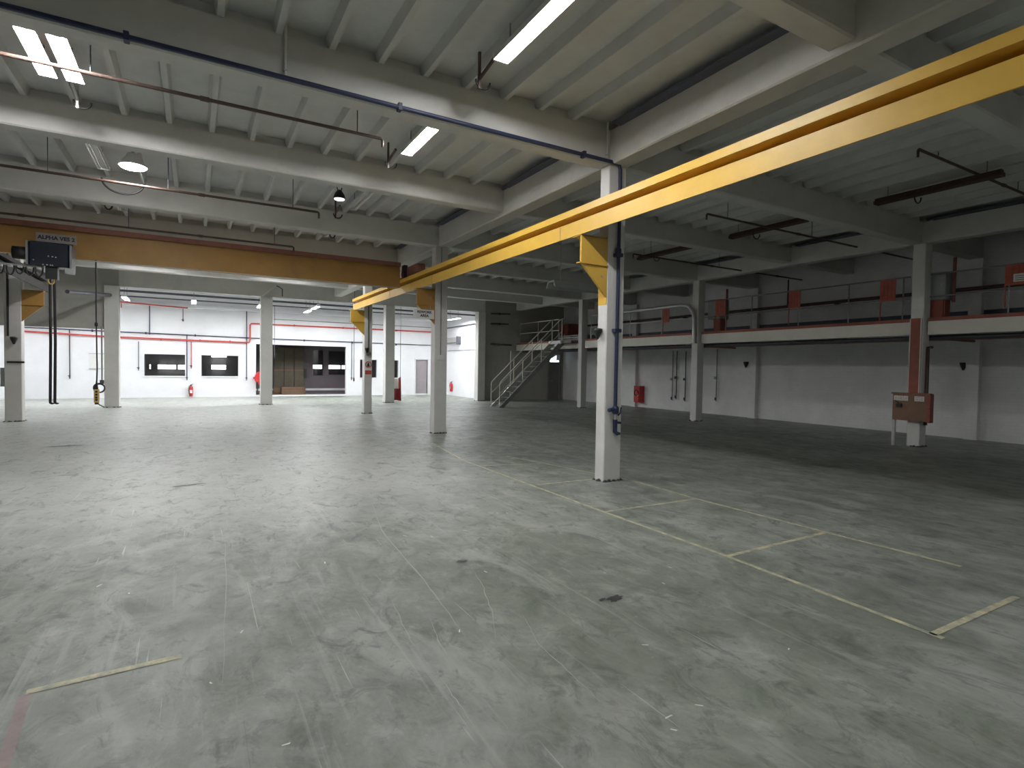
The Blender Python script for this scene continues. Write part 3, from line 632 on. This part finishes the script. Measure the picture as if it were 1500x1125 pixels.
# ---------------------------------------------------------------- gallery
ga = thing('gallery_deck', (15.9, 12, 2.55), 'raised gallery deck along the right wall with a pale edge beam', 'gallery')
B(14.60, 17.38, -5.8, 24.7, 2.78, 2.86).build('deck_slab', 'stair', ga)
MB().prism([(14.40,2.56),(14.60,2.56),(14.60,2.58),(14.43,2.58),(14.43,2.84),(14.60,2.84),(14.60,2.86),(14.40,2.86)], 'y', -5.8, 6.2).build('edge_beam', 'cream', ga)
for a, b in ((6.52, 12.66), (13.0, 18.9), (19.3, 24.7)):
    MB().prism([(14.40,2.56),(14.60,2.56),(14.60,2.58),(14.43,2.58),(14.43,2.84),(14.60,2.84),(14.60,2.86),(14.40,2.86)], 'y', a, b).build('edge_beam', 'cream', ga)
for a, b in ((-5.8, 6.2), (6.5, 12.66), (12.98, 18.9), (19.3, 24.7)): B(14.42, 14.46, a, b, 2.862, 2.94).build('kick_board', 'brickred', ga)
for y in (-3, .2, 3.3, 6.4, 9.6, 12.83, 16.0, 19.0, 22.2): B(14.56, 17.24, y-.05, y+.05, 2.56, 2.78).build('floor_beam', 'stair', ga)
T([(14.7,-5.5,2.50),(14.7,24.5,2.50)], .05, 8).build('under_pipe', 'darkpipe', ga)
for y in (12.75, 6.0): T([(14.75,y,2.47),(16.2,y,2.47)], .03, 8).build('branch_pipe', 'rust', ga)
T([(14.9,-5.5,2.47),(14.9,24.5,2.47)], .03, 8).build('under_pipe', 'rust', ga)
gr = thing('guard_rail', (14.44, 12, 2.94), 'grey tube guard rail along the front of the gallery', 'railing')
py = [24.4, 22.7, 20.95, 18.55, 16.15, 14.5, 11.75, 10.83, 9.35, 8.0, 6.75, 4.8, 3.2, 1.6]
for y in py: T([(14.45,y,2.94),(14.45,y,3.92)], .016, 8).build('post', 'greypipe' if y < 12 else 'steel', gr)  # far posts paler as if lit, near posts greyer as if dim
for z in (3.92, 3.42):
    for a, b in ((24.4, 20.95), (18.55, 13.05), (12.6, 6.6), (6.2, 1.0)): T([(14.45,a,z),(14.45,b,z)], .017, 8).build('rail', 'greypipe' if b < 13 else 'cream', gr)  # cream paints the far rails as lit, grey paints the near ones dim
for n_, (y0, y1, z0, l) in enumerate(((14.42, 14.12, 3.34, 'red board on the gallery rail left of the grey pipe bend'), (12.14, 11.74, 3.42, 'red board on the gallery rail just right of the second column'), (9.62, 9.28, 3.44, 'red board on the gallery rail above the blank wall'), (7.24, 6.90, 3.40, 'red board on the gallery rail left of the control board column'), (4.86, 4.42, 3.50, 'red board with a white paper at the far right of the gallery rail'))):
    t = thing('red_board', (14.40, y0, z0), l, 'sign', 'red boards on the gallery rail')
    B(14.405, 14.425, y1, y0, z0, 3.91).build('panel', 'orange', t)
    for k in range(1, 4):
        yy = y0+(y1-y0)*k/4; B(14.40, 14.405, yy-.008, yy+.008, z0+.03, 3.88).build('rib', 'brickred', t)
    B(14.41, 14.43, y0-.02, y0+.005, z0-.45, z0).build('stake', 'brickred', t)
    if n_ == 4:
        p_ = B(14.395, 14.40, 4.46, 4.72, 3.56, 3.72).build('paper', 'signw', t)
        for k in range(3): B(14.393, 14.395, 4.49, 4.69, 3.59+.04*k, 3.6+.04*k).build('printed_line', 'ink', p_)
for y0, y1, l in ((6.52, 5.98, 'grey steel cabinet standing behind the control board column'), (12.62, 12.12, 'grey steel cabinet standing behind the second right column')):
    t = thing('gallery_cabinet', (14.9, (y0+y1)/2, 2.9), l, 'cabinet', 'grey cabinets on the gallery')
    MB().cbox(14.62, 15.05, y1, y0, 3.36, 3.98, .015).build('body', 'cabgrey', t)
    d_ = B(14.61, 14.62, y1+.03, y0-.03, 3.39, 3.95).build('door', 'cabgrey', t); B(14.595, 14.61, y1+.06, y1+.08, 3.62, 3.72).build('handle', 'steel', d_)
    b_ = B(14.66, 15.0, y1+.05, y0-.22, 2.862, 3.36).build('plinth', 'brickred', t); b_['label'] = 'brick red lower box'
    T([(14.66,y1+.02,2.87),(14.66,y1+.02,3.36)], .015, 6).build('conduit', 'brickred', t)
    MB().tube([(14.83,y1-.08,3.3),(14.83,y1-.08,4.3)], .035, 8).build('riser', 'rust', t)
wpz = thing('wall_pipe', (17.2, 12, 3.9), 'thick dark pipe along the right wall above the gallery', 'pipe')
T([(17.18,-5.5,3.86),(17.18,24.4,3.86)], .05, 10).build('pipe', 'brownpipe', wpz)
for y in (9.9, 16): B(17.14, 17.4, y-.03, y+.03, 3.78, 3.82).build('bracket_arm', 'darkpipe', wpz)
T([(17.18,11.5,3.86),(17.18,11.5,4.75)], .025, 8).build('riser', 'brownpipe', wpz)
# items left on the gallery behind the rail
pt = thing('pallet_stack', (16.2, 21.6, 2.86), 'stack of grey boards lying on the gallery by the stair head', 'boards')
for k in range(5): B(15.6, 16.9, 20.6+.05*(k % 2), 22.6-.04*(k % 3), 2.862+.09*k, 2.862+.09*k+.06).build('board', 'steel' if k % 2 else 'cabgrey', pt)
for k in range(4):
    for y in (20.8, 21.6, 22.4): B(15.65, 16.85, y, y+.08, 2.92+.09*k, 2.95+.09*k).build('batten', 'ply', pt)
rc = thing('gallery_cupboard', (16.9, 23.2, 2.86), 'brick red cupboard at the far end of the gallery', 'cupboard')
B(16.4, 17.1, 22.9, 23.7, 2.862, 3.95).build('body', 'brickred', rc); 
for y in (22.92, 23.32): d_ = B(16.38, 16.4, y, y+.36, 2.9, 3.9).build('door', 'brickred', rc); B(16.36, 16.38, y+.3, y+.33, 3.3, 3.45).build('handle', 'steel', d_)

# ---------------------------------------------------------------- stair
st = thing('stair', (12.5, 20.5, 0), 'grey steel stair rising to the gallery with tube handrails', 'stair')
X0, X1, ZT = 10.95, 14.05, 2.86
def sx(f): return X0+(X1-X0)*f
for y in (20.1, 20.86):
    MB().prism([(X0-.02,0),(X0+.22,0),(X1+.12,ZT-.12),(X1+.12,ZT+.02),(X1-.06,ZT+.02)], 'y', y, y+.04).build('stringer', 'stair' if y < 20.5 else 'steel', st)
nt_ = 13
for k in range(1, nt_):
    f = k/nt_; MB().prism([(sx(f)-.04,ZT*f-.035),(sx(f)+.20,ZT*f-.035),(sx(f)+.20,ZT*f),(sx(f)-.04,ZT*f)], 'y', 20.14, 20.86).build('tread', 'tread', st)
B(14.0, 14.42, 19.35, 20.95, 2.78, 2.88).build('landing', 'tread', st); B(13.9, 14.0, 20.0, 20.95, 2.76, 2.90).build('landing_nosing', 'signw', st)
for y in (20.12, 20.88):
    h = MB().tube([(X0+.02,y,.1),(X0+.02,y,1.02),(X0+.08,y,1.10),(X1-.1,y,ZT+.95),(X1+.1,y,ZT+1.02)], .022, 8)
    h.build('handrail', 'cream', st)
    T([(X0+.02,y,.58),(X1,y,ZT+.45)], .014, 8).build('mid_rail', 'cream', st)
    for f in (.36, .66, 1.0): T([(sx(f),y,ZT*f-.02),(sx(f),y,ZT*f+.99)], .02, 8).build('rail_post', 'cream', st)
T([(11.9,20.88,0.02),(11.9,20.88,2.4)], .018, 8).build('support_post', 'cream', st)

# ---------------------------------------------------------------- back wall fittings
def pipe(label, pts, r, mat, extra=(), n=8):
    t = thing('wall_pipe', pts[0], label, 'pipe'); T(pts, r, n).build('pipe', mat, t)
    k = 0
    for kind, a in extra:
        if kind == 'clip': B(a[0]-.03, a[0]+.03, a[1], a[1]+.1, a[2]-.05, a[2]+.05).build('clip', mat, t)
        elif kind == 'tap':
            q = MB().lathe(a, [(.015,-.06),(.035,-.04),(.035,.04),(.015,.06)], 8).build('tap', 'darkpipe', t)
            T([a, (a[0]-.07,a[1]-.03,a[2]+.02)], .01, 6).build('tap_lever', 'darkpipe', q)
        elif kind == 'drop': T(a, r*.75, 6).build('drop', mat, t)
    return t
pipe('long dark blue service pipe along the back wall under the red main', [(-6.9,30.82,3.08),(2.5,30.82,2.97),(12.9,30.82,2.93)], .022, 'navy', [('clip',(x,30.82,3.0-.01*x)) for x in (-4,-2,0,5,7.5,10)])
pipe('thick red fire main along the back wall over the windows', [(-6.9,30.78,2.92),(-3.4,30.78,2.79),(2.2,30.78,2.73),(2.36,30.78,2.76),(2.40,30.78,2.9),(2.40,30.78,3.62),(2.45,30.78,3.69),(2.6,30.78,3.70),(12.9,30.78,3.72)], .038, 'redpipe', [('clip',(x,30.78,2.76)) for x in (-1.4,.2,1.5)]+[('clip',(x,30.78,3.71)) for x in (4.5,7,10)])
for i, (x, z0, z1, m, l) in enumerate(((-4.8,.88,3.06,'darkpipe','thin grey drop pipe with tap left of the first window'), (-2.28,1.27,2.62,'greypipe','thin grey drop at the left of the first window'), (-.35,.83,3.02,'navy','blue drop pipe with tap between the two windows'), (-.17,1.39,2.70,'redpipe','red drop pipe between the two windows'), (2.24,.83,4.30,'navy','blue drop pipe right of the second window'), (7.47,.85,2.99,'navy','blue drop pipe right of the dark room opening'))):
    pipe(l, [(x,30.8,z0),(x,30.8,z1)], .022, m, [('tap',(x,30.76,z0+.12))])
pipe('grey drop pipe high on the back wall left of the windows', [(-1.85,30.84,2.96),(-1.85,30.84,4.4)], .022, 'navy')
pipe('short dark drop high above the first window', [(-.51,30.84,3.67),(-.51,30.84,4.25)], .02, 'greypipe', [('tap',(-.51,30.8,3.7))])
pipe('dark roof pipe just behind the lintel of the bright bay', [(-6.9,26.5,4.47),(12.9,26.5,4.42)], .045, 'darkpipe', [])
pipe('second dark roof pipe of the bright bay above the windows', [(-6.9,30.3,4.62),(12.9,30.3,4.62)], .03, 'darkpipe', [])
pipe('rust red pipe high on the back wall at the left of the bright bay', [(-4.2,30.5,4.42),(-.3,30.5,4.26)], .03, 'redpipe', [('drop',((-2.9,30.5,4.1),(-2.9,30.5,4.36)))])
pipe('thin brown drop cable from the lintel over the dark room opening', [(3.33,29.0,2.0),(3.33,29.0,4.5)], .012, 'darkpipe', [])
pipe('grey pipe along the right wall of the bright bay', [(12.9,25.2,4.0),(12.9,30.4,3.95)], .035, 'darkpipe', [])
pipe('pale bent conduit on the right wall of the bright bay', [(12.97,30.3,2.62),(12.97,26.6,2.62),(12.97,26.3,2.5),(12.97,26.3,1.0)], .018, 'greypipe', [('clip',(12.95,26.3,1.0))])
pipe('pale pipe crossing high on the back wall over the dark room opening', [(3.5,30.84,3.98),(12.9,30.84,3.98)], .018, 'greypipe', [])
for i, (x, l) in enumerate(((5.55,'thin cable hanging beside the red framed stand'), (8.3,'thin cable hanging in the bright bay behind the third column'), (9.95,'thin cable hanging in front of the grey door'))):
    z1 = 4.4; y = 24.95 if i else 22.5
    t = thing('hanging_cable', (x, y, 1.2), l, 'cable'); T([(x,y,1.15),(x,y,z1+.3)], .01, 6).build('cable', 'darkpipe', t); MB().lathe((x,y,1.1), [(.01,-.08),(.028,-.05),(.028,.05),(.01,.08)], 8).build('plug', 'darkpipe', t)
pipe('dark pipe stub high on the grey partition, upper of two', [(12.9,24.68,4.38),(14.0,24.68,4.42)], .03, 'brownpipe', [('clip',(13.4,24.68,4.4))])
pipe('dark pipe stub on the grey partition, lower of two', [(12.9,24.68,3.87),(13.9,24.68,3.9)], .03, 'brownpipe', [('clip',(13.4,24.68,3.88))])
pipe('dark pipe rail on the grey partition at gallery height', [(12.9,24.68,2.84),(14.1,24.68,2.84)], .04, 'darkpipe', [('clip',(13.4,24.68,2.84))])
ac = thing('air_conditioner', (12.8, 29.4, 2.95), 'pale split air conditioner on the right wall of the bright bay', 'air conditioner')
MB().prism([(13.0,2.98),(13.0,3.36),(12.80,3.36),(12.76,3.30),(12.78,3.02),(12.84,2.97)], 'y', 28.6, 30.2).build('body', 'steel', ac)
B(12.755, 12.775, 28.7, 30.1, 3.02, 3.07).build('louvre', 'darkpipe', ac); B(12.75, 13.0, 28.5, 28.6, 2.95, 3.4).build('end_cap', 'darkpipe', ac)

def extinguisher(x, y, z, label, axis='y'):
    t = thing('fire_extinguisher', (x, y, z), label, 'extinguisher', 'red fire extinguishers on the walls')
    (B(x-.05, x+.05, y+.07, y+.095, z+.2, z+.26) if axis == 'y' else B(x+.07, x+.095, y-.05, y+.05, z+.2, z+.26)).build('wall_hook', 'steel', t)
    MB().lathe((x,y,z), [(.07,0),(.085,.02),(.085,.40),(.06,.47),(.03,.50)], 14).build('cylinder', 'red', t)
    MB().lathe((x,y,z+.50), [(.028,0),(.03,.05),(.015,.06)], 10).build('valve', 'black', t)
    dx, dy = (0, -.09) if axis == 'y' else (-.09, 0)
    MB().tube([(x,y,z+.55),(x+.09,y,z+.58)], .012, 6).build('handle', 'black', t)
    MB().tube([(x,y,z+.53),(x-.08,y+dy*.5,z+.5),(x-.10,y+dy*.6,z+.3),(x-.08,y+dy,z+.1)], .014, 6).build('hose', 'black', t)
    l_ = B(x-.05, x+.05, y-.092, y-.085, z+.15, z+.30) if axis == 'y' else B(x-.092, x-.085, y-.05, y+.05, z+.15, z+.30)
    l_.build('label_patch', 'signw', t)
extinguisher(-.18, 30.81, .06, 'red fire extinguisher standing between the two back windows')
extinguisher(12.91, 29.6, .25, 'red fire extinguisher on the right wall of the bright bay', 'x')
ex = thing('extinguisher_cabinet', (17.2, 18.75, .25), 'red fire hose box on the right wall behind the nearest column', 'fire box')
B(17.1, 17.395, 18.42, 18.78, .22, .95).build('case', 'red', ex); d_ = B(17.08, 17.1, 18.45, 18.75, .25, .92).build('door', 'red', ex); B(17.065, 17.08, 18.48, 18.52, .5, .62).build('handle', 'steel', d_)
MB().torus((17.07,18.6,.64), .12, .02, 'x').build('hose', 'black', ex)
hr = thing('hose_reel', (2.75, 30.7, .7), 'red hose reel half hidden behind the second back column', 'hose reel')
MB().lathe((2.97,30.70,.95), [(.34,-.04),(.36,-.04),(.36,.0),(.2,.0),(.2,.14),(.36,.14),(.36,.18),(.34,.18)], 22, 'y').build('drum', 'red', hr)
MB().tube([(2.72,30.66,.75),(2.72,30.6,.3),(2.74,30.58,.12)], .03, 8).build('hose', 'black', hr); B(2.55, 3.0, 30.86, 30.9, .9, 1.0).build('mount', 'red', hr)
fs = thing('fire_stand', (8.2, 25.9, 0), 'dark red framed stand with a white board in the bright bay', 'stand')
B(7.92, 8.56, 25.86, 25.92, .03, .58).build('lower_panel', 'maroon', fs); B(7.95, 8.5, 25.88, 25.90, .58, 1.04).build('white_board', 'signw', fs)
for x in (7.90, 8.54): MB().prism([(25.70,0),(26.05,0),(25.97,1.08),(25.80,1.12)], 'x', x, x+.07).build('side_post', 'maroon', fs)
f2 = thing('fire_stand', (7.2, 25.9, 0), 'narrow dark red stand half hidden behind the third front column', 'stand')
B(7.02, 7.14, 25.7, 26.2, 0, .62).build('lower_panel', 'maroon', f2); B(7.05, 7.11, 25.8, 26.1, .62, .98).build('white_board', 'signw', f2); MB().lathe((7.06,25.95,.98), [(.05,0),(.05,.08),(.02,.1)], 8).build('knob', 'black', f2)
# store room contents
pp = thing('plywood_partition', (4.6, 33.2, 0), 'brown plywood hoarding inside the dark room opening', 'hoarding')
for k in range(3):
    B(3.8+.54*k, 4.31+.54*k, 33.28, 33.32, .35, 1.32).build('panel', 'ply', pp); B(3.8+.54*k, 4.31+.54*k, 33.30, 33.34, 1.36, 2.62).build('panel', 'ply', pp)
MB().box(3.78, 5.42, 33.24, 33.36, 1.31, 1.37).box(3.78, 5.42, 33.24, 33.36, .02, .35).build('rail', 'brown', pp)
B(5.38, 5.52, 33.2, 33.36, .9, 1.45).build('block', 'black', pp)
bx = thing('crate', (4.6, 32.7, 0), 'low dark crate in front of the plywood hoarding', 'crate')
for k in range(3): B(4.1, 5.35, 32.5, 32.52, .02+.14*k, .14+.14*k).build('slat', 'brown', bx)
B(4.12, 5.33, 32.52, 33.0, .02, .40).build('core', 'ply', bx)
B(2.55, 9.05, 33.55, 33.6, .18, .30).build('trim_store', 'white')['kind'] = 'structure'
# right wall service drops
for y, z0, z1, m, l in ((16.48,.47,2.48,'darkpipe','dark drop pipe with tap on the right wall, right one of two'), (16.70,.40,2.48,'greypipe','grey drop pipe with tap on the right wall, left one of two'), (16.0,.41,2.45,'darkpipe','dark drop pipe reaching lowest on the right wall'), (14.45,.50,2.5,'greypipe','single grey drop pipe with box on the right wall')):
    pipe(l, [(17.33,y,z0),(17.33,y,z1)], .02, m, [('tap',(17.29,y,z0+.1)), ('clip',(17.33,y,z0+.9))])
# left coil on the back column
co = thing('hose_coil', (-2.95, 24.4, .7), 'black hose coiled on the back column beside the pendant control', 'hose')
MB().torus((-2.98,24.40,.72), .16, .022, 'y').torus((-2.96,24.36,.70), .15, .02, 'y').tube([(-3.12,24.38,.7),(-3.10,24.38,.4),(-2.98,24.38,.12),(-2.84,24.38,.03)], .018, 8).build('hose', 'black', co)
B(-2.96, -2.84, 24.40, 24.48, .86, 1.0).build('hook', 'darkpipe', co); T([(-2.9,24.44,1.0),(-2.9,24.44,2.9)], .025, 8).build('feed_pipe', 'greypipe', co)
# faint shelves on the left of the bright bay
nb = thing('notice_board', (-4.0, 30.88, 1.5), 'pale notice board on the back wall behind the chain falls', 'board')
B(-4.1, -3.35, 30.86, 30.9, 1.35, 2.0).build('panel', 'signw', nb); MB().box(-4.13,-3.32,30.85,30.87,1.32,1.35).box(-4.13,-3.32,30.85,30.87,2.0,2.03).build('frame', 'steel', nb)

# ---------------------------------------------------------------- floor markings and stains
def strip(name, pts, wd, mat):
    q = MB()
    for (x0, y0), (x1, y1) in zip(pts[:-1], pts[1:]):
        d_ = Vector((x1-x0, y1-y0)); n_ = Vector((-d_.y, d_.x)).normalized()*wd/2
        q.add([(x0-n_.x,y0-n_.y,.003),(x1-n_.x,y1-n_.y,.003),(x1+n_.x,y1+n_.y,.003),(x0+n_.x,y0+n_.y,.003)], [(0,1,2,3)])
    return q.build(name, mat, floor)
strip('yellow_line', [(4.45,11.2),(4.13,8.84),(4.11,4.97),(4.12,3.27),(4.06,1.60)], .045, 'line')
strip('yellow_line', [(5.05,9.0),(5.66,6.2)], .04, 'line')
strip('yellow_line', [(5.66,6.2),(5.61,4.95),(5.67,3.29),(5.73,2.15)], .05, 'line')
strip('yellow_line', [(4.12,4.97),(5.61,4.95)], .045, 'line'); strip('yellow_line', [(4.12,3.27),(5.67,3.29)], .045, 'line')
strip('yellow_line', [(4.2,6.57),(5.2,6.55)], .05, 'line'); strip('yellow_line', [(4.06,1.66),(5.32,1.65)], .045, 'line'); strip('yellow_line', [(4.13,8.3),(5.2,8.0)], .045, 'line')
strip('yellow_line', [(-.73,3.53),(-.07,3.57)], .05, 'line')
strip('red_line', [(-.73,3.50),(-.70,3.2),(-.66,2.6)], .05, 'redline')
def blot(name, cx_, cy_, rx, ry, rot, seed):
    rnd = random.Random(seed); q = []
    for k in range(18):
        a = 2*math.pi*k/18; r = rnd.uniform(.55, 1.1); u, v = rx*r*math.cos(a), ry*r*math.sin(a)
        q.append((cx_+u*math.cos(rot)-v*math.sin(rot), cy_+u*math.sin(rot)+v*math.cos(rot), .004))
    MB().add(q, [tuple(range(18))]).build(name, 'oil', floor)
blot('oil_stain', 2.62, 3.03, .085, .05, .3, 1); blot('oil_stain', 2.53, 3.06, .04, .02, .5, 4); blot('oil_stain', 1.96, 4.23, .055, .035, .1, 2)
blot('oil_stain', -2.2, 13.6, .35, .10, .1, 3); blot('oil_stain', -.1, 8.6, .22, .05, .2, 6)
def scratch(pts, wd, mat):                                # long thin scores in the floor coating, tapering at both ends
    q = MB(); P = [Vector(p) for p in pts]; fine = []
    for i in range(len(P)-1):
        for k in range(6): fine.append(P[i].lerp(P[i+1], k/6))
    fine.append(P[-1]); r_ = random.Random(len(pts)*7+int(abs(P[0].x)*50)); L, Rr = [], []
    for i, p in enumerate(fine):
        d_ = (fine[min(i+1, len(fine)-1)]-fine[max(i-1, 0)]).normalized(); n_ = Vector((-d_.y, d_.x)); t_ = i/(len(fine)-1)
        w_ = wd*(.15+.85*math.sin(math.pi*t_))*r_.uniform(.4, 1.0); o_ = r_.uniform(-.006, .006)
        L.append((p.x+n_.x*(o_-w_), p.y+n_.y*(o_-w_), .0035)); Rr.append((p.x+n_.x*(o_+w_), p.y+n_.y*(o_+w_), .0035))
    n = len(fine); q.add(L+Rr, [(i, i+1, n+i+1, n+i) for i in range(n-1)]); q.build('scratch', mat, floor)
for p_ in ([(1.13,2.74),(1.12,2.5),(1.11,2.26),(1.11,1.94)], [(1.98,4.09),(1.87,3.64),(1.73,3.22),(1.57,2.88)], [(1.2,3.74),(1.15,3.36),(1.11,3.04)], [(1.24,2.8),(1.26,3.0),(1.34,3.37)], [(1.9,3.13),(1.78,2.73),(1.76,2.36),(1.74,2.1)], [(.25,6.03),(.19,4.41),(.12,3.17)]):
    scratch(p_, .0045, 'scratch')
scratch([(1.85,6.6),(1.62,5.4),(1.53,3.99),(1.44,3.05)], .008, 'scratch')
chips = MB(); rnd = random.Random(3)
for k in range(26):
    x, y = rnd.uniform(-.8, 3.6), rnd.uniform(1.6, 5.5); a = rnd.uniform(0, 3.1); l_, w_ = rnd.uniform(.01, .03), .005
    c_, s2 = math.cos(a), math.sin(a)
    chips.add([(x+u*c_-v*s2, y+u*s2+v*c_, .004) for u, v in ((-l_,-w_),(l_,-w_*.5),(l_*.8,w_),(-l_*.7,w_))], [(0,1,2,3)])
tag(chips.build('paint_chips', 'signw', floor), kind='stuff')
